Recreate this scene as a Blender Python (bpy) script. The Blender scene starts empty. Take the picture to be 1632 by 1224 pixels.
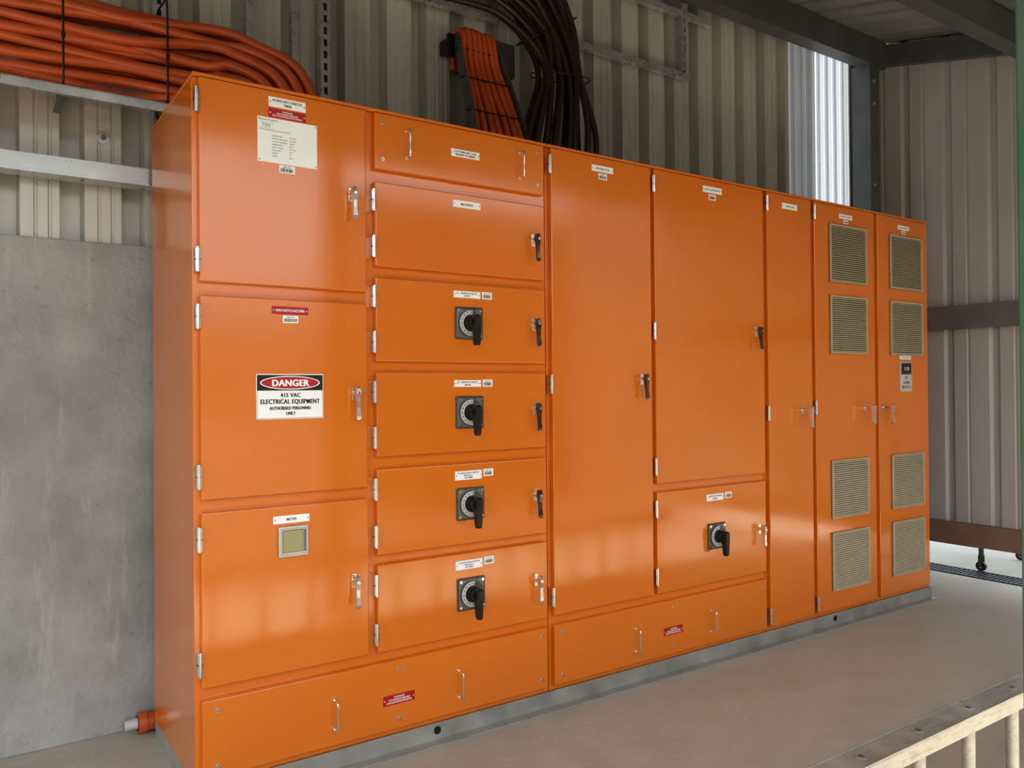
import bpy, bmesh, math, random
from mathutils import Vector, Matrix
random.seed(7)
scene=bpy.context.scene
COL=scene.collection

# ------------------------------------------------------------ materials
def s2l(c):
    c=c/255.0
    return c/12.92 if c<=.04045 else ((c+.055)/1.055)**2.4
def rgb(r,g,b): return (s2l(r),s2l(g),s2l(b),1)
def mat(name,col,rough=.5,metal=0,noise=0,nscale=8,rvar=0,bump=0,coat=0,col2=None,stretch=(1,1,1),detail=6,bscale=None,spec=.5,crough=.08,span=.2,cior=1.5):
    m=bpy.data.materials.new(name);m.use_nodes=True
    nt=m.node_tree;b=nt.nodes['Principled BSDF']
    b.inputs['Base Color'].default_value=col
    b.inputs['Roughness'].default_value=rough
    b.inputs['Metallic'].default_value=metal
    b.inputs['Coat Weight'].default_value=coat
    b.inputs['Coat Roughness'].default_value=crough
    b.inputs['Coat IOR'].default_value=cior
    b.inputs['Specular IOR Level'].default_value=spec
    if noise or rvar or bump:
        tc=nt.nodes.new('ShaderNodeTexCoord');mp=nt.nodes.new('ShaderNodeMapping')
        mp.inputs['Scale'].default_value=stretch
        nt.links.new(tc.outputs['Object'],mp.inputs['Vector'])
        n=nt.nodes.new('ShaderNodeTexNoise');n.inputs['Scale'].default_value=nscale;n.inputs['Detail'].default_value=detail
        nt.links.new(mp.outputs['Vector'],n.inputs['Vector'])
        if noise:
            r=nt.nodes.new('ShaderNodeValToRGB')
            r.color_ramp.elements[0].position=.5-span;r.color_ramp.elements[1].position=.5+span
            c2=col2 or tuple(min(1,x*(1-noise)) for x in col[:3])+(1,)
            r.color_ramp.elements[0].color=c2;r.color_ramp.elements[1].color=col
            nt.links.new(n.outputs['Fac'],r.inputs['Fac']);nt.links.new(r.outputs['Color'],b.inputs['Base Color'])
        if rvar:
            mr=nt.nodes.new('ShaderNodeMapRange');mr.inputs['From Min'].default_value=.3;mr.inputs['From Max'].default_value=.7
            mr.inputs['To Min'].default_value=rough-rvar;mr.inputs['To Max'].default_value=rough+rvar
            nt.links.new(n.outputs['Fac'],mr.inputs['Value']);nt.links.new(mr.outputs['Result'],b.inputs['Roughness'])
            if coat:
                m2=nt.nodes.new('ShaderNodeMapRange');m2.inputs['From Min'].default_value=.35;m2.inputs['From Max'].default_value=.7
                m2.inputs['To Min'].default_value=crough*.7;m2.inputs['To Max'].default_value=crough*1.8
                nt.links.new(n.outputs['Fac'],m2.inputs['Value']);nt.links.new(m2.outputs['Result'],b.inputs['Coat Roughness'])
        if bump:
            n2=n
            if bscale:
                n2=nt.nodes.new('ShaderNodeTexNoise');n2.inputs['Scale'].default_value=bscale;nt.links.new(mp.outputs['Vector'],n2.inputs['Vector'])
            bp=nt.nodes.new('ShaderNodeBump');bp.inputs['Strength'].default_value=bump;bp.inputs['Distance'].default_value=.01
            nt.links.new(n2.outputs['Fac'],bp.inputs['Height']);nt.links.new(bp.outputs['Normal'],b.inputs['Normal'])
    return m
def grime(m,scale,col,amount,lo=.55,hi=.75,stretch=(1,1,1)):
    nt=m.node_tree;b=nt.nodes['Principled BSDF'];src=b.inputs['Base Color'].links[0].from_socket
    tc=nt.nodes.new('ShaderNodeTexCoord');mp=nt.nodes.new('ShaderNodeMapping');mp.inputs['Scale'].default_value=stretch;mp.inputs['Location'].default_value=(3.1,1.7,.4)
    n=nt.nodes.new('ShaderNodeTexNoise');n.inputs['Scale'].default_value=scale;n.inputs['Detail'].default_value=8;n.inputs['Roughness'].default_value=.65
    mr=nt.nodes.new('ShaderNodeMapRange');mr.inputs['From Min'].default_value=lo;mr.inputs['From Max'].default_value=hi;mr.inputs['To Max'].default_value=amount
    mx=nt.nodes.new('ShaderNodeMix');mx.data_type='RGBA';mx.inputs[7].default_value=col
    nt.links.new(tc.outputs['Object'],mp.inputs[0]);nt.links.new(mp.outputs[0],n.inputs['Vector']);nt.links.new(n.outputs['Fac'],mr.inputs['Value'])
    nt.links.new(mr.outputs[0],mx.inputs[0]);nt.links.new(src,mx.inputs[6]);nt.links.new(mx.outputs[2],b.inputs['Base Color'])
ORANGE=mat('orange_powder_coat',rgb(219,118,14),.40,0,noise=.07,nscale=2.2,rvar=.05,coat=1,crough=.10,cior=1.62,spec=.25)
CHROME=mat('chrome',rgb(228,225,220),.22,1,rvar=.05,nscale=30)
DCHROME=mat('dark_chrome',rgb(104,98,90),.22,.95,rvar=.05,nscale=30)
BLACK=mat('black_plastic',rgb(28,27,27),.35,0,noise=.2,nscale=40)
DGREY=mat('dark_grey_plate',rgb(84,82,78),.4,.2,noise=.15,nscale=60)
MGREY=mat('grey_metal_plate',rgb(132,128,120),.35,.4,noise=.2,nscale=60)
LGREY=mat('pale_grey_plastic',rgb(196,194,188),.4,0,noise=.1,nscale=60)
WHITE=mat('white_label',rgb(248,248,246),.45,0,noise=.03,nscale=20)
RED=mat('red_label',rgb(180,26,30),.4,0,noise=.08,nscale=20)
INK=mat('black_ink',rgb(22,21,21),.5,0,noise=.1,nscale=50)
INKG=mat('grey_ink',rgb(105,100,95),.5,0,noise=.1,nscale=50)
WINK=mat('white_ink',rgb(248,247,245),.5,0,noise=.04,nscale=50)
GALV=mat('galvanised_steel',rgb(208,210,208),.3,.65,noise=.22,nscale=14,rvar=.08)
PLINTH=mat('dusty_galvanised_plinth',rgb(178,176,168),.42,.45,noise=.3,nscale=9,rvar=.1)
GALVD=mat('aged_galvanised_steel',rgb(124,123,120),.5,.5,noise=.3,nscale=10,rvar=.1)
ALU=mat('weathered_aluminium',rgb(186,181,168),.42,.35,noise=.3,nscale=12,rvar=.1);grime(ALU,20,rgb(128,116,98),.6,.5,.7,(1,4,4))
SHEET=mat('zinc_cladding',rgb(214,212,204),.38,.25,noise=.3,nscale=1.6,rvar=.08,stretch=(2,2,.5),col2=rgb(186,183,174));grime(SHEET,3,rgb(138,122,100),.25,.64,.8,(2,2,.8))
SHEETR=mat('painted_cladding',rgb(190,184,178),.5,.1,noise=.08,nscale=3,stretch=(1,3,.6))
ROOFM=mat('roof_sheeting',rgb(152,150,145),.6,.2,noise=.25,nscale=3)
CONC=mat('concrete_panel',rgb(176,176,173),.85,0,noise=1,nscale=5,bump=.35,col2=rgb(144,144,142),detail=14,bscale=45,span=.3)
grime(CONC,1.6,rgb(120,120,118),.6,.48,.78,(1,1,.6));grime(CONC,38,rgb(110,107,103),.45,.6,.75);grime(CONC,6,rgb(200,199,194),.45,.56,.75,(3,1,.5))
FLOORM=mat('worn_floor',rgb(188,182,168),.6,0,noise=1,nscale=9,rvar=.08,bump=.1,col2=rgb(174,168,153),detail=12,bscale=60,span=.3)
grime(FLOORM,1.6,rgb(154,146,130),.45,.48,.75,(1,2.2,1));grime(FLOORM,24,rgb(108,98,82),.5,.66,.78)
GROUND=mat('outside_ground',rgb(96,92,80),.9,0,noise=.3,nscale=1.5,bump=.2)
APRON=mat('outside_apron',rgb(194,190,178),.85,0,noise=.12,nscale=4,bump=.2)
RUSTR=mat('primer_painted_rail',rgb(144,112,94),.6,0,noise=.25,nscale=8)
TAUPE=mat('taupe_painted_rail',rgb(122,114,112),.55,0,noise=.2,nscale=8)
STEELD=mat('grey_steel',rgb(116,117,117),.45,.35,noise=.25,nscale=6)
CABLE=mat('orange_cable',rgb(208,98,46),.38,0,noise=.25,nscale=6)
CABLEB=mat('black_cable',rgb(62,48,38),.28,0,noise=.3,nscale=8)
VENT=mat('beige_louvre',rgb(190,178,150),.5,.05,noise=.15,nscale=15)
VENTD=mat('dark_vent_void',rgb(92,80,60),.8,0,noise=.2,nscale=15)
LCD=mat('lcd_glass',rgb(172,164,122),.15,0,noise=.15,nscale=10)
BEIGE=mat('beige_bezel',rgb(200,188,164),.45,0,noise=.1,nscale=20)
BLUE=mat('blue_keys',rgb(104,112,138),.4,0,noise=.1,nscale=20)
PVC=mat('white_pvc',rgb(200,196,188),.4,0,noise=.1,nscale=20)
GREEN=mat('green_painted_steel',rgb(48,98,62),.5,0,noise=1,nscale=5,col2=rgb(84,104,88))
DARK=mat('dark_grate_steel',rgb(60,64,70),.55,.3,noise=.25,nscale=15)
SHADEW=mat('shade_wall_brown',rgb(92,80,68),.7,0,noise=.3,nscale=2)
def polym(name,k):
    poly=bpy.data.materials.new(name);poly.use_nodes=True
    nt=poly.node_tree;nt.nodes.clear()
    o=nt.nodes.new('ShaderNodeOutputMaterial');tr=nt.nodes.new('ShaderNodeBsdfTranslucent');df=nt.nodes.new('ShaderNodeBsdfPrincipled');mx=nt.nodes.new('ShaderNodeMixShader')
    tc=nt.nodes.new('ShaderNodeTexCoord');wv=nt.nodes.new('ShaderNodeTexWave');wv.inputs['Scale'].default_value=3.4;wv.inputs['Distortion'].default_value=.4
    rp=nt.nodes.new('ShaderNodeValToRGB');rp.color_ramp.elements[0].color=(.40*k,.44*k,.50*k,1);rp.color_ramp.elements[1].color=(1*k,1*k,1*k,1)  # darker wave bands paint rib shading into the sheet colour
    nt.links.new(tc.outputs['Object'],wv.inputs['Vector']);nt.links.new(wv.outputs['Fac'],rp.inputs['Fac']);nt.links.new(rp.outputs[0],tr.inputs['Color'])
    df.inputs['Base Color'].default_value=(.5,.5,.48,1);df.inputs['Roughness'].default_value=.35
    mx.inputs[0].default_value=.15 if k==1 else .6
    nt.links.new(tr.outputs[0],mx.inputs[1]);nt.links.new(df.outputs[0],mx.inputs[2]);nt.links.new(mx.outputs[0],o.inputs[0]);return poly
POLY=polym('polycarbonate_sheet',1);POLYFADE=polym('faded_glow_sheet',.5)  # second material is a dimmer copy imitating the fading glow

# ------------------------------------------------------------ mesh builder
class MB:
    recalc=True
    def __init__(s): s.v=[];s.f=[];s.m=[];s.sm=[];s.mats=[]
    def mi(s,m):
        if m not in s.mats: s.mats.append(m)
        return s.mats.index(m)
    def add(s,vs,fs,m,smooth=False):
        o=len(s.v);s.v+= [tuple(v) for v in vs];k=s.mi(m)
        for f in fs: s.f.append([i+o for i in f]);s.m.append(k);s.sm.append(smooth)
    def box(s,x0,x1,y0,y1,z0,z1,m,bev=0,seg=2,rot=None):
        bm=bmesh.new();bmesh.ops.create_cube(bm,size=1)
        c=Vector(((x0+x1)/2,(y0+y1)/2,(z0+z1)/2))
        for v in bm.verts: v.co=Vector((v.co.x*(x1-x0),v.co.y*(y1-y0),v.co.z*(z1-z0)))
        if bev: bmesh.ops.bevel(bm,geom=bm.edges[:],offset=bev,segments=seg,affect='EDGES',profile=.5)
        for v in bm.verts:
            if rot: v.co=rot@v.co
            v.co+=c
        s.addbm(bm,m,False)
    def addbm(s,bm,m,smooth):
        bm.verts.index_update()
        s.add([v.co for v in bm.verts],[[v.index for v in f.verts] for f in bm.faces],m,smooth);bm.free()
    def cyl(s,p0,p1,r0,m,r1=None,n=20,caps=True):
        p0=Vector(p0);p1=Vector(p1);r1=r0 if r1 is None else r1
        d=(p1-p0).normalized();a=d.orthogonal().normalized();b=d.cross(a)
        vs=[];fs=[]
        for p,r in((p0,r0),(p1,r1)):
            for i in range(n):
                t=2*math.pi*i/n;vs.append(p+(a*math.cos(t)+b*math.sin(t))*r)
        for i in range(n): fs.append([i,(i+1)%n,n+(i+1)%n,n+i])
        s.add(vs,fs,m,True)
        if caps: s.add(vs,[list(range(n))[::-1],list(range(n,2*n))],m,False)
    def tube(s,pts,r,m,n=10,sub=6,closed=False):
        P=[Vector(p) for p in pts];Q=[]
        N=len(P)
        def cr(a,b,c,d,t): return .5*((2*b)+(c-a)*t+(2*a-5*b+4*c-d)*t*t+(3*b-a-3*c+d)*t**3)
        rng=range(N if closed else N-1)
        for i in rng:
            if closed: a,b,c,d=P[i-1],P[i],P[(i+1)%N],P[(i+2)%N]
            else: a,b,c,d=P[max(i-1,0)],P[i],P[i+1],P[min(i+2,N-1)]
            for k in range(sub): Q.append(cr(a,b,c,d,k/sub))
        if not closed: Q.append(P[-1])
        vs=[];fs=[];prev=None;L=len(Q)
        for i,q in enumerate(Q):
            if closed: t=(Q[(i+1)%L]-Q[i-1]).normalized()
            else: t=(Q[min(i+1,L-1)]-Q[max(i-1,0)]).normalized()
            a=t.orthogonal().normalized() if prev is None else (prev-t*prev.dot(t)).normalized()
            prev=a;b=t.cross(a)
            for k in range(n):
                w=2*math.pi*k/n;vs.append(q+(a*math.cos(w)+b*math.sin(w))*r)
        for i in range(L if closed else L-1):
            j=(i+1)%L
            for k in range(n): fs.append([i*n+k,i*n+(k+1)%n,j*n+(k+1)%n,j*n+k])
        s.add(vs,fs,m,True)
        if not closed: s.add(vs,[list(range(n))[::-1],list(range((L-1)*n,L*n))],m,False)
    def loft(s,secs,m,smooth=False):
        n=len(secs[0]);vs=[p for r in secs for p in r];fs=[]
        for i in range(len(secs)-1):
            for k in range(n): fs.append([i*n+k,i*n+(k+1)%n,(i+1)*n+(k+1)%n,(i+1)*n+k])
        fs.append(list(range(n))[::-1]);fs.append(list(range((len(secs)-1)*n,len(secs)*n)))
        s.add(vs,fs,m,smooth)
    def text(s,t,cx,cz,y,h,m,maxw=None,off=.03,align='CENTER',bold=0,space=1):
        cu=bpy.data.curves.new('t','FONT');cu.body=t;cu.size=h/.72;cu.align_x=align;cu.offset=off*h;cu.resolution_u=3;cu.space_character=space
        ob=bpy.data.objects.new('t',cu);COL.objects.link(ob)
        dg=bpy.context.evaluated_depsgraph_get();me=bpy.data.meshes.new_from_object(ob.evaluated_get(dg))
        vs=[v.co.copy() for v in me.vertices];fs=[list(p.vertices) for p in me.polygons]
        bpy.data.objects.remove(ob);bpy.data.curves.remove(cu);bpy.data.meshes.remove(me)
        if not vs: return
        w=max(v.x for v in vs)-min(v.x for v in vs);k=min(1,maxw/w) if maxw and w>0 else 1
        for j,dx in enumerate((-bold,0,bold) if bold else (0,)):
            s.add([(cx+dx+v.x*k,y-.00005*j,cz-h/2+v.y) for v in vs],fs,m)
    def mesh(s,name,loc=(0,0,0)):
        me=bpy.data.meshes.new(name);L=Vector(loc)
        me.from_pydata([tuple(Vector(v)-L) for v in s.v],[],s.f)
        for m in s.mats: me.materials.append(m)
        me.polygons.foreach_set('material_index',s.m);me.polygons.foreach_set('use_smooth',s.sm)
        if s.recalc:
            bm=bmesh.new();bm.from_mesh(me);bmesh.ops.recalc_face_normals(bm,faces=bm.faces[:]);bm.to_mesh(me);bm.free()
        me.update();return me
WL={}
def place(me,name,parent=None,loc=(0,0,0),label=None,cat=None,group=None,kind=None):
    ob=bpy.data.objects.new(name,me);COL.objects.link(ob)
    L=Vector(loc);WL[ob.name]=L
    if parent: ob.parent=parent;ob.location=L-WL[parent.name]
    else: ob.location=L
    if label: ob['label']=label
    if cat: ob['category']=cat
    if group: ob['group']=group
    if kind: ob['kind']=kind
    return ob
def thing(name,loc,label,cat,group=None): return place(None,name,None,loc,label,cat,group)
def fin(mb,name,parent=None,loc=(0,0,0),**k): return place(mb.mesh(name,loc),name,parent,loc,**k)

# ------------------------------------------------------------ camera
f=1278.0;yaw,pit,roll=math.radians(34.348),math.radians(.327),math.radians(-.480)
fw=Vector((math.sin(yaw)*math.cos(pit),math.cos(yaw)*math.cos(pit),math.sin(pit)))
r=Vector((math.cos(yaw),-math.sin(yaw),0));u=r.cross(fw)
r2=r*math.cos(roll)+u*math.sin(roll);u2=-r*math.sin(roll)+u*math.cos(roll)
cam=bpy.data.cameras.new('camera');cam.sensor_width=36;cam.lens=f/1632*36;cam.clip_start=.05
co=bpy.data.objects.new('camera',cam);COL.objects.link(co)
M=Matrix((r2,u2,-fw)).transposed().to_4x4();M.translation=Vector((-.5621,-2.4850,1.2392));co.matrix_world=M
scene.camera=co

# ------------------------------------------------------------ room
XR=4.76;YW=.74
b=MB();b.box(-3.6,XR+.02,-2.6,.95,-.12,0,FLOORM);fin(b,'floor',kind='structure')
b=MB();b.box(-30,40,-40,30,-.20,-.07,GROUND);fin(b,'floor_outside',kind='structure')
b=MB();b.box(XR+.021,9.5,-3.2,6,-.12,-.012,APRON);fin(b,'floor_apron',kind='structure')
b=MB();b.box(-3.6,XR,YW,YW+.12,0,1.78,CONC,.004);fin(b,'wall_rear',kind='structure')
b=MB();b.box(3.2,14,-6.6,-6.4,-.07,3.6,SHADEW);fin(b,'unseen_shade_wall',kind='structure')  # unseen wall, added to cut sky light and darken the right-hand doors
def ribs(x0,x1,base,depth,pitch=.25,k=1,g=(.165,.178,.240)):
    pts=[];x=x0
    while x<x1:
        for dx,d in ((0,0),(.050,0),(.055,.005),(.062,.005),(.067,0),(.105,0),(.110,.005),(.117,.005),(.122,0),(g[0],0),(g[1],1),(g[2],1)):
            dx*=k
            dd=depth if d==1 else d
            if x+dx<=x1: pts.append((x+dx,base+dd))
        x+=pitch
    pts.append((x1,base));return pts
def sheet(pts,z0,z1,m,axis='x'):
    b=MB();b.recalc=False;vs=[];n=len(pts)
    for (a,d) in pts:
        for z in (z0,z1): vs.append((a,d,z) if axis=='x' else (d,a,z))
    fs=[[2*i,2*i+2,2*i+3,2*i+1] for i in range(n-1)]
    b.add(vs,fs,m);return b
ZT=3.62
b=sheet(ribs(-3.6,3.84,YW+.025,.070,.20,.80,(.150,.158,.240)),1.76,ZT,SHEET);fin(b,'wall_back',kind='structure')
b=sheet(ribs(3.84,4.12,YW+.025,.035,.11,.44),1.76,ZT,POLYFADE);fin(b,'glow_fade_strip',kind='structure')  # added dim strip imitating the glow fading off the bright sheet
b=sheet(ribs(4.12,4.50,YW+.025,.035,.09,.36),1.76,ZT,POLY);fin(b,'window_1',kind='structure')
b=MB();b.box(4.5,XR+.02,YW+.02,YW+.05,1.76,ZT,SHEET);fin(b,'wall_back',kind='structure')
pts=[];yy=-4.2
while yy<.72:
    for dy_,d_ in ((0,0),(.10,0),(.105,.004),(.115,.004),(.12,0),(.20,0),(.215,.022),(.25,.022),(.265,0)):
        if yy+dy_<=.76: pts.append((yy+dy_,XR+.002+d_))
    yy+=.28
pts.append((.76,XR+.002))
b=sheet(pts,.21,ZT,SHEETR,axis='y');fin(b,'wall_right',kind='structure')
SL=.24
def zr(y): return 3.64+SL*(y-.7)
b=MB();b.recalc=False;vs=[];x=-3.6;P=[]
while x<7.5:  # roof carried on past the side wall to keep sun off the apron
    for dx,d in((0,0),(.1,0),(.115,.03),(.15,.03),(.165,0)): P.append((x+dx,d))
    x+=.19
for (a,d) in P:
    for y in(-2.72,.85): vs.append((a,y,zr(y)+d))
b.add(vs,[[2*i,2*i+1,2*i+3,2*i+2] for i in range(len(P)-1)],ROOFM);fin(b,'ceiling',kind='structure')

def beam(name,x0,x1,y0,y1,z0,z1,m,label,cat,lip=.02,t=.006):
    b=MB()
    b.box(x0,x1,y0,y0+t,z0,z1,m);b.box(x0,x1,y0+t,y1,z1-t,z1,m);b.box(x0,x1,y0+t,y1,z0,z0+t,m)
    b.box(x0,x1,y1-t,y1,z0+t,z0+lip,m);b.box(x0,x1,y1-t,y1,z1-lip,z1-t,m)
    return fin(b,name,None,(x0,y0,z0),label=label,cat=cat)
beam('eave_beam',-3.5,4.69,.6,.70,3.42,3.6,STEELD,'dark steel C-section eave beam above the cladding','beam')
beam('roof_purlin',-3.5,4.69,-.32,-.22,zr(-.27)-.2,zr(-.27)-.03,STEELD,'dark steel purlin under the roof sheeting','beam')
beam('roof_purlin',-3.5,4.69,-1.5,-1.4,zr(-1.45)-.2,zr(-1.45)-.03,STEELD,'dark steel purlin under the roof sheeting','beam')
b=MB()
def q4(x0,x1,h0_,h1_):
    secs=[[(x0,y,zr(y)+h0_),(x1,y,zr(y)+h0_),(x1,y,zr(y)+h1_),(x0,y,zr(y)+h1_)] for y in(.70,-2.7)]
    b.loft(secs,STEELD)
q4(XR-.06,XR-.052,-.17,-.03);q4(XR-.052,XR-.004,-.038,-.03);q4(XR-.052,XR-.004,-.17,-.162)
fin(b,'rafter',None,(XR-.05,.7,3.5),label='grey steel rafter sloping along the side wall',cat='beam')
b=MB();b.box(4.49,4.505,.60,.735,0,3.42,STEELD);b.box(4.505,4.60,.60,.612,0,3.42,STEELD);b.box(4.59,4.60,.612,.735,0,3.42,STEELD)
b.box(4.505,4.53,.722,.735,0,3.42,STEELD)
for z in(3.3,3.15,2.6): b.cyl((4.53,.6,z),(4.53,.59,z),.012,GALV,n=6)
fin(b,'steel_column',None,(4.54,.66,0),label='grey steel C-section column beside the translucent sheet',cat='column')
b=MB();b.box(XR-.05,XR-.002,-2.6,.70,1.60,1.608,TAUPE);b.box(XR-.05,XR-.044,-2.6,.70,1.608,1.742,TAUPE);b.box(XR-.05,XR-.002,-2.6,.70,1.742,1.75,TAUPE)
fin(b,'wall_rail',None,(XR-.02,-.9,1.6),label='taupe painted steel girt across the side wall',cat='rail')
b=MB();b.box(XR-.05,XR-.002,-2.6,.70,.212,.22,RUSTR);b.box(XR-.05,XR-.044,-2.6,.70,.22,.345,RUSTR);b.box(XR-.05,XR-.002,-2.6,.70,.345,.352,RUSTR)
fin(b,'wall_rail',None,(XR-.02,-.9,.21),label='reddish-brown steel girt at the foot of the side wall',cat='rail')
b=MB()
x0,x1=-3.5,.6
b.box(x0,x1,.665,.669,1.985,2.05,GALV);b.box(x0,x1,.669,.739,2.046,2.05,GALV);b.box(x0,x1,.669,.739,1.985,1.989,GALV);b.box(x0,x1,.650,.665,1.985,1.989,GALV)
fin(b,'wall_purlin',None,(-1.4,.7,1.985),label='galvanised steel channel across the cladding above concrete',cat='rail')
b=MB();b.cyl((-.14,.763,2.165),(-.14,.758,2.165),.022,GALV,n=24);b.cyl((-.14,.758,2.165),(-.14,.748,2.165),.009,GALVD,n=6)
fin(b,'wall_bolt',None,(-.14,.76,2.165),label='galvanised bolt and washer fixed through the cladding',cat='bolt')

def strut(x0,z0,z1,y=.695,w=.041,d=.021):
    b=MB()
    b.box(x0,x0+.013,y,y+.002,z0,z1,GALV);b.box(x0+w-.013,x0+w,y,y+.002,z0,z1,GALV)
    z=z0
    while z<z1-.02: b.box(x0+.013,x0+w-.013,y,y+.002,z,min(z+.02,z1),GALV);z+=.05
    b.box(x0,x0+.002,y+.002,y+d*2,z0,z1,GALV);b.box(x0+w-.002,x0+w,y+.002,y+d*2,z0,z1,GALV)
    b.box(x0+.004,x0+w-.004,y+.03,y+.032,z0,z1,GALVD)
    return fin(b,'slotted_strut',None,(x0,y,z0),label='galvanised slotted strut standing on the back wall cladding',cat='strut',group='slotted wall struts')
strut(.02,2.055,3.41)
strut(.665,0,3.41)
strut(2.80,3.03,3.41,w=.032)
for x in(.545,.36):
    b=MB();b.box(x,x+.03,.70,.703,0,3.41,GALV);b.box(x,x+.003,.703,.738,0,3.41,GALV)
    fin(b,'angle_bracket',None,(x,.70,0),label='plain galvanised angle standing on the back wall cladding',cat='strut')
def hstrut(x0,x1,z,y=.70,h=.034):
    b=MB();b.box(x0,x1,y,y+.003,z,z+h,GALV);b.box(x0,x1,y+.003,y+.030,z+h-.003,z+h,GALV);b.box(x0,x1,y+.003,y+.030,z,z+.003,GALV)
    fin(b,'strut_rail',None,(x0,y,z),label='thin galvanised channel rail fixed across the back wall',cat='rail')
hstrut(1.0,2.87,2.99,y=.70);hstrut(1.7,3.05,3.34,y=.70)

# ------------------------------------------------------------ switchboard
SB=thing('electrical_switchboard',(2.04,.32,0),'long orange powder-coated electrical switchboard standing before the clad wall','switchboard')
ZTOP=2.192;DEP=.631
units=[(0,1.310),(1.313,2.614),(2.617,2.985),(2.988,3.545),(3.548,4.092)]
for a,c in units:
    b=MB();b.box(a,c,.022,DEP,.06,ZTOP-.012,ORANGE,.003);b.box(a,c,.006,DEP+.004,ZTOP-.012,ZTOP,ORANGE,.003)
    fin(b,'cabinet_body',SB,((a+c)/2,.32,.06))
b=MB();b.box(-.0,4.10,.012,.018,0,.062,PLINTH);b.box(0,4.10,-.03,.012,0,.004,PLINTH)
b.box(0,.006,.018,DEP,0,.062,PLINTH);b.box(4.094,4.10,.018,DEP,0,.062,PLINTH);b.box(0,4.10,DEP-.006,DEP,0,.06,PLINTH)
for x in(.813,3.16): b.cyl((x,.014,.036),(x,.010,.036),.014,INK,n=20)
fin(b,'plinth',SB,(2.05,.3,0),label='galvanised steel plinth')

def m_hinge():
    b=MB();b.box(-.007,.008,-.012,.02,-.035,.035,CHROME,.002);b.cyl((0,-.012,-.037),(0,-.012,.037),.0055,CHROME,n=12)
    b.box(-.009,.009,-.014,.0,-.001,.001,DGREY)
    return b.mesh('hinge')
def ring(w,y0,y1,z): return [(-w/2,y0,z),(w/2,y0,z),(w/2,y1,z),(-w/2,y1,z)]
def m_handle(body,base):
    b=MB();b.box(-.008,.008,-.003,0,-.024,.022,base,.001)
    b.cyl((0,-.003,0),(0,-.02,0),.008,base,n=20)
    b.loft([ring(.007,-.034,-.020,.020),ring(.013,-.037,-.018,.016),ring(.0165,-.039,-.018,0),ring(.012,-.037,-.022,-.025),ring(.011,-.037,-.025,-.048),ring(.016,-.039,-.030,-.074),ring(.015,-.038,-.032,-.082),ring(.008,-.037,-.034,-.086)],body)
    b.cyl((0,-.039,0),(0,-.041,0),.005,CHROME,n=16)
    return b.mesh('handle')
def m_handle_long():
    b=MB();b.cyl((0,0,0),(0,-.006,0),.017,CHROME,n=24);b.cyl((0,-.006,0),(0,-.05,0),.008,CHROME,n=16)
    b.loft([ring(.008,-.06,-.046,.02),ring(.018,-.064,-.044,.014),ring(.020,-.064,-.044,-.005),ring(.014,-.062,-.048,-.04),ring(.018,-.064,-.052,-.08),ring(.010,-.062,-.054,-.088)],CHROME)
    return b.mesh('handle')
def m_pull():
    b=MB();h=.047
    b.tube([(0,0,-h),(0,-.022,-h),(0,-.03,-h+.008),(0,-.03,0),(0,-.03,h-.008),(0,-.022,h),(0,0,h)],.0036,CHROME,n=12)
    for z in(-h,h): b.cyl((0,0,z),(0,-.003,z),.006,CHROME,n=16)
    return b.mesh('pull_handle')
def m_screw():
    b=MB();b.cyl((0,0,0),(0,-.003,0),.0070,CHROME,n=20);b.cyl((0,-.003,0),(0,-.005,0),.0050,CHROME,.004,n=20);b.box(-.004,.004,-.0056,-.0048,-.0008,.0008,INK)
    return b.mesh('screw')
def annulus(b,r0,r1,y0,y1,m,a0=0,a1=2*math.pi,n=48):
    vs=[];fs=[]
    for i in range(n+1):
        t=a0+(a1-a0)*i/n
        for r,y in((r0,y0),(r0,y1),(r1,y1),(r1,y0)): vs.append((r*math.cos(t),y,r*math.sin(t)))
    for i in range(n):
        for k in range(4): fs.append([4*i+k,4*i+(k+1)%4,4*i+4+(k+1)%4,4*i+4+k])
    b.add(vs,fs,m,False)
def m_rotary():
    b=MB();h=.058
    b.box(-h,h,-.006,0,-h,h,DGREY,.004)
    b.box(-h+.005,h-.005,-.0075,-.005,-h+.005,h-.005,MGREY,.003)
    for sx in(-1,1):
        for sz in(-1,1): b.cyl((sx*.046,-.007,sz*.046),(sx*.046,-.0105,sz*.046),.0055,CHROME,n=16)
    annulus(b,.028,.048,-.007,-.014,DGREY)
    annulus(b,.031,.046,-.013,-.0165,LGREY,math.radians(80),math.radians(350))
    for k in range(12):
        t=math.radians(90+250*k/11);c=math.cos(t);s_=math.sin(t)
        b.cyl((c*.0385,-.0165,s_*.0385),(c*.0385,-.0168,s_*.0385),.0022,INK,n=8)
    b.cyl((0,-.007,0),(0,-.03,0),.029,BLACK,.026,n=32);b.cyl((0,-.03,0),(0,-.048,0),.022,BLACK,.02,n=32)
    b.loft([ring(.014,-.064,-.04,.026),ring(.022,-.069,-.036,.020),ring(.022,-.070,-.034,-.01),ring(.019,-.069,-.042,-.04),ring(.019,-.067,-.046,-.072),ring(.014,-.065,-.048,-.082)],BLACK)
    b.text('ON',.022,.0515,-.0078,.006,INK);b.text('OFF',.0515,.0,-.0078,.005,INK,maxw=.007);b.text('TRIP',-.022,.0515,-.0078,.005,INK)
    return b.mesh('rotary_switch')
H=m_hinge();HC=m_handle(CHROME,CHROME);HB=m_handle(DCHROME,CHROME);HL=m_handle_long();PU=m_pull();SC=m_screw();RO=m_rotary()

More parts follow.
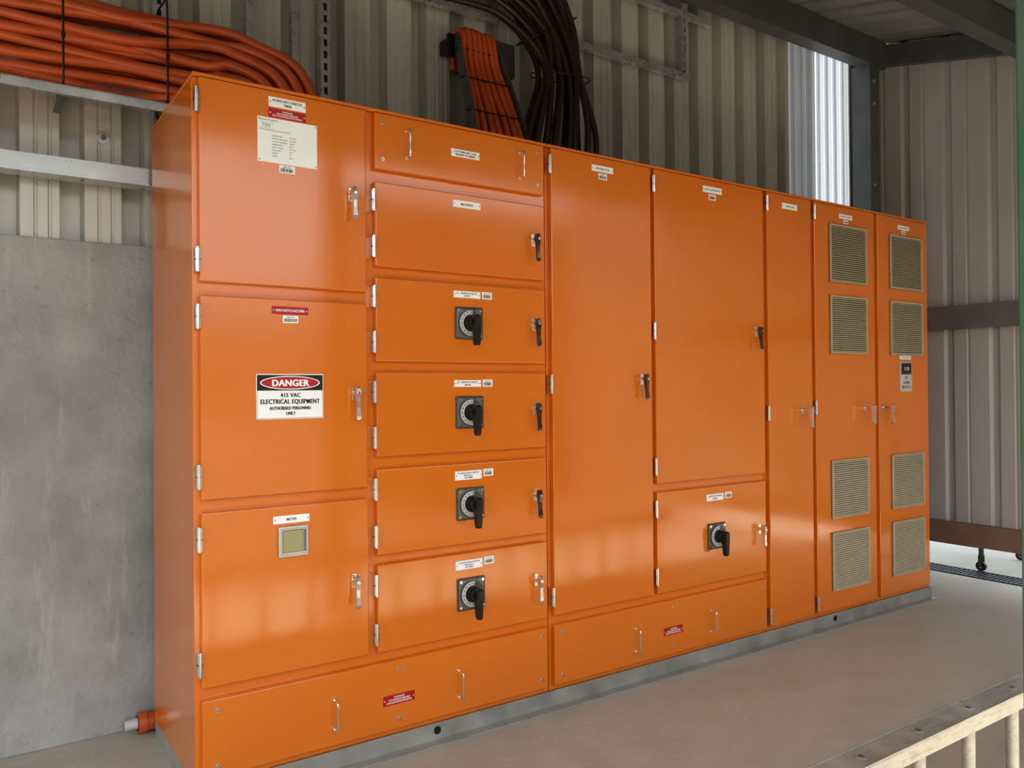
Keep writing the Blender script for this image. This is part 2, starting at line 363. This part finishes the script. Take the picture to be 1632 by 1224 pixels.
def plate(b,x0,x1,z0,z1,m,t=.0015,bev=0): b.box(x0,x1,-t,0,z0,z1,m,bev)
def sign(parent,x0,x1,z0,z1,lines,bg=WHITE,ink=INK,pins=True,hs=None,label=None):
    b=MB();plate(b,x0,x1,z0,z1,bg);h=z1-z0;n=len(lines);cx=(x0+x1)/2;lh=h*.8/n
    for i,t in enumerate(lines): b.text(t,cx,z1-h*.1-lh*(i+.5),-.0018,min(lh*.66,.008),ink,maxw=(x1-x0)*.8)
    if pins:
        for x in(x0+.005,x1-.005): b.cyl((x,-.0015,(z0+z1)/2),(x,-.0022,(z0+z1)/2),.002,DGREY if bg is not RED else WHITE,n=10)
    return fin(b,'label_plate',parent,(cx,0,z0),label=label)
def barcode(parent,x0,x1,z0,z1):
    b=MB();plate(b,x0,x1,z0,z1,WHITE);h=z1-z0;x=x0+.004;rr=random.Random(int(x0*1000))
    while x<x1-.005:
        w=rr.choice([.0008,.0014,.002]);b.box(x,x+w,-.0018,-.0014,z0+h*.15,z0+h*.6,INK);x+=w+rr.choice([.0008,.0014])
    b.text('ASSET 0417',(x0+x1)/2,z1-h*.22,-.0018,h*.16,INK,maxw=(x1-x0)*.8)
    return fin(b,'barcode_sticker',parent,((x0+x1)/2,0,z0))
def door(x0,x1,z0,z1,name='door',label=None):
    b=MB();b.box(x0,x1,0,.0225,z0,z1,ORANGE,.0035,3)
    return fin(b,name,SB,(x0,0.011,z0),label=label)
def hinges(d,x,zs):
    for z in zs: place(H,'hinge',d,(x,.004,z))
def hnd(d,me,x,z,lab): place(me,'handle',d,(x,0,z),label=lab)

a0,a1,b0,b1,c0,c1,d0,d1,e0,e1,g0,g1,h0,h1=.018,.550,.584,1.294,1.328,1.860,1.883,2.601,2.630,2.973,3.001,3.530,3.563,4.067
zt=2.177
D=door(a0,a1,1.566,zt);hinges(D,a0-.008,(2.105,1.43+.2));hnd(D,HC,.497,1.885,'chrome lever handle')
sign(D,.225,.344,2.127,2.158,['INCOMING SUPPLY CONNECTION','TMSB'])
sign(D,.225,.344,2.094,2.122,['WARNING','LIVE BUSBARS BEHIND','ISOLATE ELSEWHERE BEFORE REMOVAL'],RED,WINK)
barcode(D,.258,.308,1.924,1.948)
b=MB();plate(b,.190,.381,1.951,2.091,WHITE)
b.text('MANUFACTURED BY',.195,2.083,-.0018,.0045,INKG,align='LEFT')
b.box(.196,.24,-.0018,-.0014,2.058,2.0586,INKG);b.box(.196,.24,-.0018,-.0014,2.074,2.0746,INKG)
b.text('TIEM',.218,2.0665,-.0018,.009,INKG,maxw=.03,off=0);b.text('SWITCHBOARDS & AUTOMATION',.196,2.052,-.0018,.0045,INKG,align='LEFT',off=0)
for i,(l,v) in enumerate([('ORDER NO','SB-1042'),('RATED VOLTAGE','415 VAC'),('RATED CURRENT','1600 A'),('FREQUENCY','50 Hz'),('FAULT LEVEL','50 kA 1s'),('IP RATING','IP 54'),('FORM','3b'),('DATE','2012')]):
    z=2.036-i*.009;b.text(l,.235,z,-.0018,.0045,INK,align='LEFT',off=0);b.text(v,.29,z,-.0018,.0045,INK,align='LEFT',off=0)
for x in(.195,.376):
    for z in(1.957,2.085): b.cyl((x,-.0015,z),(x,-.002,z),.002,DGREY,n=10)
fin(b,'rating_plate',D,(.285,0,1.95),label='white printed rating plate')

D=door(a0,a1,.914,1.526);hinges(D,a0-.008,(1.46,.985));hnd(D,HC,.504,1.228,'chrome lever handle')
sign(D,.231,.348,1.479,1.503,['MAIN SWITCH INCOMER'],RED,WINK);barcode(D,.266,.315,1.452,1.475)
b=MB();x0,x1,z0,z1=.181,.396,1.150,1.291;cx=(x0+x1)/2;plate(b,x0,x1,z0,z1,WHITE)
zs=1.239
b.box(x0+.003,x1-.003,-.0019,-.0014,zs,z1-.003,INK)
def ell(rx,rz,y,m,cz):
    n=48;vs=[(cx+rx*math.cos(2*math.pi*i/n),y,cz+rz*math.sin(2*math.pi*i/n)) for i in range(n)];b.add(vs,[list(range(n))],m)
cz=(zs+z1-.003)/2
ell(.096,.0215,-.0021,WINK,cz);ell(.092,.0185,-.0023,RED,cz)
b.text('DANGER',cx,cz,-.0026,.0205,WINK,off=.03,maxw=.132,bold=.0008,space=1.06)
for t,z,h,w in(('415 VAC',1.225,.0130,.064),('ELECTRICAL EQUIPMENT',1.2050,.0145,.190),('AUTHORISED PERSONNEL',1.184,.0100,.134),('ONLY',1.1675,.0100,.030)):
    b.text(t,cx,z,-.0019,h,INK,maxw=w,off=.02,bold=.0006,space=1.08)
for xx in((x0+.002,x0+.003),(x1-.003,x1-.002)): b.box(xx[0],xx[1],-.0019,-.0014,z0+.002,z1-.002,INK)
b.box(x0+.002,x1-.002,-.0019,-.0014,z0+.002,z0+.003,INK)
fin(b,'danger_sign',D,(cx,0,z0),label='white, black and red danger warning sign')

D=door(a0,a1,.355,.876);hinges(D,a0-.008,(.80,.43));hnd(D,HC,.498,.61,'chrome lever handle')
sign(D,.231,.347,.822,.846,['METER'])
b=MB();x0,x1,z0,z1=.245,.340,.716,.812
b.box(x0,x1,-.012,0,z0,z1,GALV,.003);b.box(x0+.006,x1-.006,-.0132,-.011,z0+.006,z1-.006,BEIGE,.002);b.box(x0+.011,x1-.018,-.0142,-.013,z0+.016,z1-.011,DGREY);b.box(x0+.0125,x1-.0195,-.0148,-.0135,z0+.0175,z1-.0125,LCD)
b.box(x1-.0155,x1-.0085,-.0142,-.013,z0+.016,z1-.011,BLUE,.001)
fin(b,'power_meter',D,(.29,0,z0),label='beige panel meter with green-grey screen')

D=door(b0,b1,1.985,zt,'cover_panel')
for x in(.703,1.180): place(PU,'pull_handle',D,(x,0,2.085),label='chrome pull handle')
for x in(.612,1.262):
    for z in(2.145,2.02): place(SC,'screw',D,(x,0,z))
sign(D,.88,.999,2.075,2.102,['CUSTOMER MCC LINK','BUSBAR CHAMBER'])
for i,(z0,z1) in enumerate([(1.656,1.942),(1.335,1.618),(1.013,1.297),(.681,.970),(.354,.648)]):
    D=door(b0,b1,z0,z1);hinges(D,b0-.008,(z1-.065,z0+.065));zc=(z0+z1)/2
    hnd(D,HC if i==4 else HB,1.240,zc+.008,'chrome lever handle' if i==4 else 'black lever handle')
    if i==0: sign(D,.886,1.002,1.893,1.918,['METERING'])
    else:
        T=[['Q1 - GENERATOR MCCB 1','SUPPLY'],['Q2 - GENERATOR MCCB 2','MAINS'],['Q3 - GENERATOR MCCB CONNECTION','MODULE 1','INCOMER'],['Q4 - GENERATOR MCCB CONNECTION','MODULE 2','INCOMER']][i-1]
        hh=.024 if i<3 else .032
        sign(D,.886,.998,z1-.026-hh,z1-.026,T);barcode(D,1.006,1.048,z1-.05,z1-.024)
        place(RO,'rotary_switch',D,(.948,0,zc),label='black rotary isolator switch on grey plate')
def longpanel(x0,x1,rx0,rx1,gx,sx):
    D=door(x0,x1,.085,.318,'cover_panel')
    for x in gx: place(PU,'pull_handle',D,(x,0,.183),label='chrome pull handle')
    for x in sx:
        for z in(.285,.12): place(SC,'screw',D,(x,0,z))
    sign(D,rx0,rx1,.170,.203,['WARNING','LIVE BUSBARS BEHIND','ISOLATE ELSEWHERE BEFORE REMOVAL'],RED,WINK)
longpanel(a0,b1,.600,.718,(.428,.897),(.06,.66,1.265))
longpanel(c0,d1,1.915,2.029,(1.752,2.214),(1.365,1.97,2.57))
D=door(c0,c1,.355,zt,label='tall orange door');hinges(D,c0-.008,(2.11,1.255,.43));hnd(D,HB,1.80,1.275,'black lever handle')
sign(D,1.535,1.649,2.118,2.143,['DISTRIBUTION'])
barcode(D,1.57,1.615,2.088,2.112)
D=door(d0,d1,.825,zt,label='tall orange door');hinges(D,d0-.008,(2.11,1.48,.90));hnd(D,HB,2.54,1.50,'black lever handle')
sign(D,2.184,2.308,2.118,2.146,['LOCAL DISTRIBUTION']);barcode(D,2.222,2.268,2.086,2.112)
D=door(d0,d1,.355,.789);hinges(D,d0-.008,(.72,.43));hnd(D,HC,2.55,.565,'chrome lever handle')
sign(D,2.189,2.30,.725,.755,['GENERATOR MCCB CONNECTION','SUPPLY'])
barcode(D,2.312,2.356,.73,.757);place(RO,'rotary_switch',D,(2.25,0,.565),label='black rotary isolator switch on grey plate')
D=door(e0,e1,.085,zt,label='narrow tall orange door');hinges(D,e0-.006,(2.12,1.11,.14));hnd(D,HL,2.885,1.12,'chrome lever handle')
sign(D,2.743,2.862,2.11,2.138,['CABLE ZONE'])
def m_vent(w,h):
    b=MB();b.box(-w/2,w/2,-.003,0,-h/2,h/2,VENTD)
    t=.008
    for (p,q,r_,s_) in((-w/2,w/2,h/2-t,h/2),(-w/2,w/2,-h/2,-h/2+t),(-w/2,-w/2+t,-h/2+t,h/2-t),(w/2-t,w/2,-h/2+t,h/2-t)): b.box(p,q,-.013,-.003,r_,s_,VENT,.002)
    n=26;st=(h-2*t)/n
    for i in range(n):
        z=-h/2+t+st*(i+.5)
        b.add([(-w/2+t,-.010,z-st*.35),(w/2-t,-.010,z-st*.35),(w/2-t,-.006,z+st*.25),(-w/2+t,-.006,z+st*.25),(-w/2+t,-.0085,z-st*.4),(w/2-t,-.0085,z-st*.4)],[[0,1,2,3],[0,4,5,1]],VENT)
    return b.mesh('vent_grille')
V=m_vent(.325,.30)
for (x0,x1,vx,hx,lx,hg) in((g0,g1,3.282,3.425,3.212,g0-.006),(h0,h1,3.836,3.60,3.765,h1+.006)):
    D=door(x0,x1,.085,zt,label='tall ventilated orange door')
    for z in(1.927,1.557,.705,.333): place(V,'vent_grille',D,(vx,0,z),label='beige louvred vent grille')
    if x0<3.2: hinges(D,hg,(2.12,1.13,.14))
    hnd(D,HL,hx,1.12,'chrome lever handle')
    sign(D,lx,lx+.115,2.115,2.138,['CAPACITOR BANK 1' if x0<3.2 else 'CAPACITOR BANK 2']);barcode(D,lx+.04,lx+.08,2.09,2.11)
    if x0>3.2:
        sign(D,3.77,3.885,1.385,1.405,['PF CONTROLLER'])
        b=MB();b.box(3.768,3.885,-.006,0,1.205,1.372,LGREY,.002);b.box(3.774,3.879,-.0075,-.005,1.300,1.366,DGREY,.001);b.box(3.784,3.869,-.0085,-.007,1.312,1.354,INK);b.text('0.98',3.8265,1.333,-.009,.022,LGREY)
        for i,t in enumerate(('SET','ALARM','MAN AUTO')): b.text(t,3.8265,1.282-.026*i,-.0064,.014,INK,maxw=.09)
        fin(b,'power_factor_controller',D,(3.83,0,1.222),label='small grey control panel with dark screen and black lettering')

# ------------------------------------------------------------ cables
def jit(a): return random.uniform(-a,a)
CL=thing('cable_ladder',(-1.5,.6,2.21),'galvanised cable ladder carrying orange cables beside the switchboard','cable ladder')
b=MB();y=.495;b.box(-3.4,.05,y,y+.004,2.212,2.246,GALV);b.box(-3.4,.05,y,y+.012,2.242,2.246,GALV);b.box(-3.4,.05,y,y+.012,2.212,2.215,GALV)
fin(b,'side_rail',CL,(-1.5,y,2.21))
k=-3.3
while k<.05:
    b=MB();b.box(k,k+.022,.499,.738,2.222,2.231,GALVD);fin(b,'rung',CL,(k,.6,2.21));k+=.6
for row in range(8):
    for c in range(3):
        y=.542+.052*c+jit(.008);z=2.274+.039*row+jit(.007)+.013*c
        xe=.17+.046*row+.010*c;ye=.28+.08*c+jit(.015)
        R=.10+.025*row
        b=MB()
        P=[(-3.2,y,z)];ph=jit(3.1);am=random.uniform(.012,.028);f2=random.uniform(2.6,4.2)
        for xx in(-2.6,-2.1,-1.7,-1.3,-.95,-.7,-.48,-.28,-.08):
            P.append((xx,min(.67,max(.525,y+.03*math.sin(xx*f2*.8+ph*1.7))),min(2.60,max(2.252,z+am*math.sin(xx*f2+ph)))))
        P.append((xe-R*1.0,y-.02+jit(.02),z+.002+jit(.02)));P.append((xe-R*.6,y-(y-ye)*.4,z-.018-.005*row+jit(.012)));P.append((xe-R*.2,y-(y-ye)*.8,z-(z-2.19)*.42));P.append((xe,ye,2.225));P.append((xe+.003,ye,2.15))
        b.tube(P,.0180,CABLE,n=14,sub=7)
        fin(b,'power_cable',None,(xe,ye,2.19),label='orange power cable bending down into the switchboard top',cat='cable',group='orange cables on the cable ladder')
for x in(-.29,.03):
    b=MB();b.tube([(x,.505,2.26),(x,.498,2.40),(x,.505,2.60),(x+.004,.59,2.635),(x,.69,2.61),(x,.695,2.40),(x,.69,2.25),(x,.59,2.24)],.0035,BLACK,n=8,closed=True)
    b.box(x-.006,x+.006,.488,.500,2.40,2.415,BLACK,.002)
    fin(b,'cable_tie',None,(x,.6,2.25),label='black cable tie strapped around the orange cables',cat='cable tie',group='cable ties')
TR=thing('cable_tray',(1.38,.5,2.2),'steel cable tray dropping flat orange cables into the switchboard','cable tray')
line=lambda t:(.66-.25*t,2.86-.66*t)
tl=lambda t:1.295-.030*t
tr_=lambda t:1.50+.075*t
b=MB()
secs=[]
for t in(0,.25,.5,.75,1):
    y,z=line(t);xl=tl(t);xr=tr_(t)
    secs.append([(xl,y+.035,z),(xr,y+.035,z),(xr,y+.038,z+.003),(xl,y+.038,z+.003)])
b.loft(secs,GALVD);fin(b,'tray_base',TR,(1.38,.5,2.2))
for sx in(0,1):
    b=MB();secs=[]
    for t in(0,.25,.5,.75,1):
        y,z=line(t);xx=tl(t) if sx==0 else tr_(t)
        secs.append([(xx,y-.03,z-.012),(xx+.004,y-.03,z-.012),(xx+.004,y+.036,z+.002),(xx,y+.036,z+.002)])
    b.loft(secs,GALVD);fin(b,'side_flange',TR,(1.38,.5,2.2))
for i in range(7):
    q=i/6;b=MB();xs=1.320+.160*q
    P=[(xs,.735,2.72),(xs,.72,2.84),(xs,.69,2.885),(xs,.64,2.86+jit(.008))]
    for t in(.2,.4,.6,.8,1): y,z=line(t);P.append((1.320-.030*t+q*(.160+.105*t)+jit(.006),y+.01,z))
    P[-1]=(P[-1][0],P[-1][1],2.15)
    b.tube(P,.0150,CABLE,n=12);fin(b,'power_cable',None,(1.27+.25*q,.41,2.19),label='orange power cable lying flat on the sloping tray',cat='cable',group='orange cables on the sloping tray')
for t in(.12,.35,.6):
    y,z=line(t);b=MB();x0=tl(t)+.01;x1=tr_(t)-.005
    b.tube([(x0,y-.01,z),(x0+.03,y-.012,z),(x1-.03,y-.012,z),(x1,y-.01,z),(x1,y+.03,z+.01),(x0,y+.03,z+.01)],.003,BLACK,n=6,closed=True)
    fin(b,'cable_tie',None,(x0,y,z),label='black cable tie across the flat orange cables',cat='cable tie',group='cable ties')
inner=[(1.05,.65,2.97),(1.28,.64,3.0),(1.50,.62,3.01),(1.64,.57,2.88),(1.685,.52,2.72),(1.58,.46,2.49),(1.46,.42,2.15)]
outer=[(1.20,.65,3.46),(1.48,.63,3.45),(1.72,.60,3.32),(1.86,.53,3.02),(1.90,.48,2.72),(1.90,.43,2.44),(1.88,.40,2.15)]
for j in range(15):
    q=j/14;b=MB();dy=.055*(j%2);P=[]
    for k,(A,B) in enumerate(zip(inner,outer)):
        e=0 if k==6 else 1
        P.append((A[0]+(B[0]-A[0])*q+jit(.022)*e,A[1]+(B[1]-A[1])*q+dy+jit(.014)*e,A[2]+(B[2]-A[2])*q+jit(.022)*e))
    b.tube(P,.0145,CABLEB,n=12,sub=8);fin(b,'black_cable',None,(P[-1][0],P[-1][1],2.19),label='dark brown-black power cable looping down into the switchboard top',cat='cable',group='black cables above the switchboard')
for k in(3,4):
    A=inner[k];B=outer[k];b=MB()
    b.tube([(A[0]-.012,A[1]-.02,A[2]-.005),(B[0]+.012,B[1]-.02,B[2]),(B[0]+.012,B[1]+.08,B[2]),(A[0]-.012,A[1]+.08,A[2])],.003,BLACK,n=6,closed=True,sub=4)
    fin(b,'cable_tie',None,A,label='black cable tie around the dark cables',cat='cable tie',group='cable ties')
b=MB();b.box(1.50,1.62,.66,.69,2.72,2.88,DGREY,.005);b.box(1.26,1.50,.67,.69,2.76,2.86,BLACK,.003);b.box(1.26,1.30,.69,.75,2.78,2.84,BLACK)  # black blocks put the gap's darkness in as colour; grey one is a box
fin(b,'box_with_dark_gap',None,(1.4,.72,2.55),label='dark grey box with black blocks standing in for the dark gap behind the cable tray',cat='box')

cd=thing('conduit_stub',(-.03,.682,0),'orange conduit stub with pale pipe end at the cabinet foot','pipe')
b=MB();b.cyl((-.045,.685,.040),(.35,.685,.040),.032,CABLE,n=28,caps=False);b.cyl((-.048,.685,.040),(-.02,.685,.040),.037,CABLE,n=28);b.cyl((-.0482,.685,.040),(-.0486,.685,.040),.030,BLACK,n=28)
fin(b,'conduit',cd,(0,.682,.01))
b=MB();b.cyl((-.090,.695,.036),(-.047,.690,.038),.019,PVC,n=24);b.cyl((-.0902,.695,.036),(-.0906,.695,.036),.014,DGREY,n=24)
fin(b,'pipe_end',cd,(-.1,.70,.01),label='pale grey pipe end')

# ------------------------------------------------------------ ladder lying on its side
LD=thing('ladder',(1.9,-1.42,0),'weathered aluminium ladder lying on its side on the floor','ladder')
for z0 in(0,.365):
    b=MB();y0,y1=-1.46,-1.385
    w=.004
    if z0: b.box(.2,3.4,y0,y1,.394,.398,ALU);b.box(.2,3.4,y0,y0+w,.358,.4,ALU);b.box(.2,3.4,y1-w,y1,.358,.4,ALU)
    else: b.box(.2,3.4,y0,y1,0,.004,ALU);b.box(.2,3.4,y0,y0+w,.004,.035,ALU);b.box(.2,3.4,y1-w,y1,.004,.035,ALU)
    if z0:
        x=.394
        while x<3.3:
            b.cyl((x,-1.4225,.398),(x,-1.4225,.3995),.014,ALU,n=20);b.cyl((x,-1.4225,.3995),(x,-1.4225,.4005),.007,GALVD,n=16);x+=.24
    fin(b,'side_rail',LD,(1.8,-1.42,z0))
bm_=MB();bm_.cyl((0,0,0),(0,0,.385),.016,ALU,n=16)
RG=bm_.mesh('rung');x=.394
while x<3.3: place(RG,'rung',LD,(x,-1.4225,.008));x+=.24

b=MB();px,py=1.157,-1.807
b.box(px-.045,px+.045,py-.045,py+.045,0,zr(py)-.02,GREEN,.004)
b.box(px-.08,px+.08,py-.08,py+.08,0,.01,GREEN,.002)
for z in(.4,1.2,1.9): b.cyl((px-.045,py-.02,z),(px-.05,py-.02,z),.008,GALV,n=6)
fin(b,'green_post',None,(px,py,0),label='green painted square steel post standing on the floor',cat='post')

b=MB()
b.box(4.80,4.82,-1.5,1.2,-.012,.004,DARK);b.box(4.98,5.0,-1.5,1.2,-.012,.004,DARK)
y=-1.48
while y<1.19: b.box(4.82,4.98,y,y+.012,-.012,.002,DARK);y+=.03
for x in(4.85,4.88,4.91,4.94): b.box(x,x+.008,-1.5,1.2,-.012,.001,DARK)
fin(b,'drain_grate',None,(4.9,0,-.012),label='dark steel drain grate set in the ground outside',cat='grate')
TT=thing('trolley',(5.3,.6,-.012),'dark blue steel trolley frame on castors outside the wall','trolley')
b=MB()
for y in(.18,1.1): b.box(5.06,5.66,y,y+.03,.14,.17,STEELD,.003)
for x in(5.06,5.63): b.box(x,x+.03,.21,1.1,.14,.17,STEELD,.003)
for x in(5.06,5.63):
    for y in(.18,1.1): b.box(x,x+.03,y,y+.03,.17,.8,STEELD,.003)
b.box(5.04,5.68,.16,1.15,.8,.83,STEELD,.004)
fin(b,'frame',TT,(5.3,.6,.14))
for x in(5.075,5.645):
    for y in(.195,1.115):
        b=MB();b.cyl((x,y,.14),(x,y,.09),.016,DGREY,n=16);b.box(x-.016,x-.013,y-.014,y+.014,.015,.095,DGREY);b.box(x+.013,x+.016,y-.014,y+.014,.015,.095,DGREY)
        b.cyl((x-.011,y,.021),(x+.011,y,.021),.032,BLACK,n=28);b.cyl((x-.012,y,.021),(x+.012,y,.021),.013,LGREY,n=16)
        fin(b,'castor',TT,(x,y,-.01),label='black swivel castor')

# ------------------------------------------------------------ light
w=bpy.data.worlds.new('world');scene.world=w;w.use_nodes=True;nt=w.node_tree
bg=nt.nodes['Background'];tc=nt.nodes.new('ShaderNodeTexCoord');sp=nt.nodes.new('ShaderNodeSeparateXYZ');rp=nt.nodes.new('ShaderNodeValToRGB')
nt.links.new(tc.outputs['Generated'],sp.inputs[0]);nt.links.new(sp.outputs['Z'],rp.inputs[0]);nt.links.new(rp.outputs[0],bg.inputs[0])
e=rp.color_ramp.elements;e[0].position=0;e[0].color=(.12,.12,.10,1);e[1].position=.9;e[1].color=(.62,.74,.95,1)
k=rp.color_ramp.elements.new(.06);k.color=(.18,.19,.18,1);k=rp.color_ramp.elements.new(.15);k.color=(.85,.90,.96,1);k=rp.color_ramp.elements.new(.28);k.color=(.94,.98,1,1)
bg.inputs[1].default_value=2.9
s=bpy.data.lights.new('sun','SUN');s.energy=18;s.angle=math.radians(1);s.color=(1,.93,.82)
so=bpy.data.objects.new('sun',s);COL.objects.link(so)
d=Vector((.18,1,-2.45)).normalized()
so.rotation_euler=d.to_track_quat('-Z','Y').to_euler();so.location=(0,-5,8)
scene.view_settings.view_transform='Standard'
scene.view_settings.exposure=-0.22
try: scene.view_settings.look='Medium High Contrast'
except Exception as ex: print('look',ex)
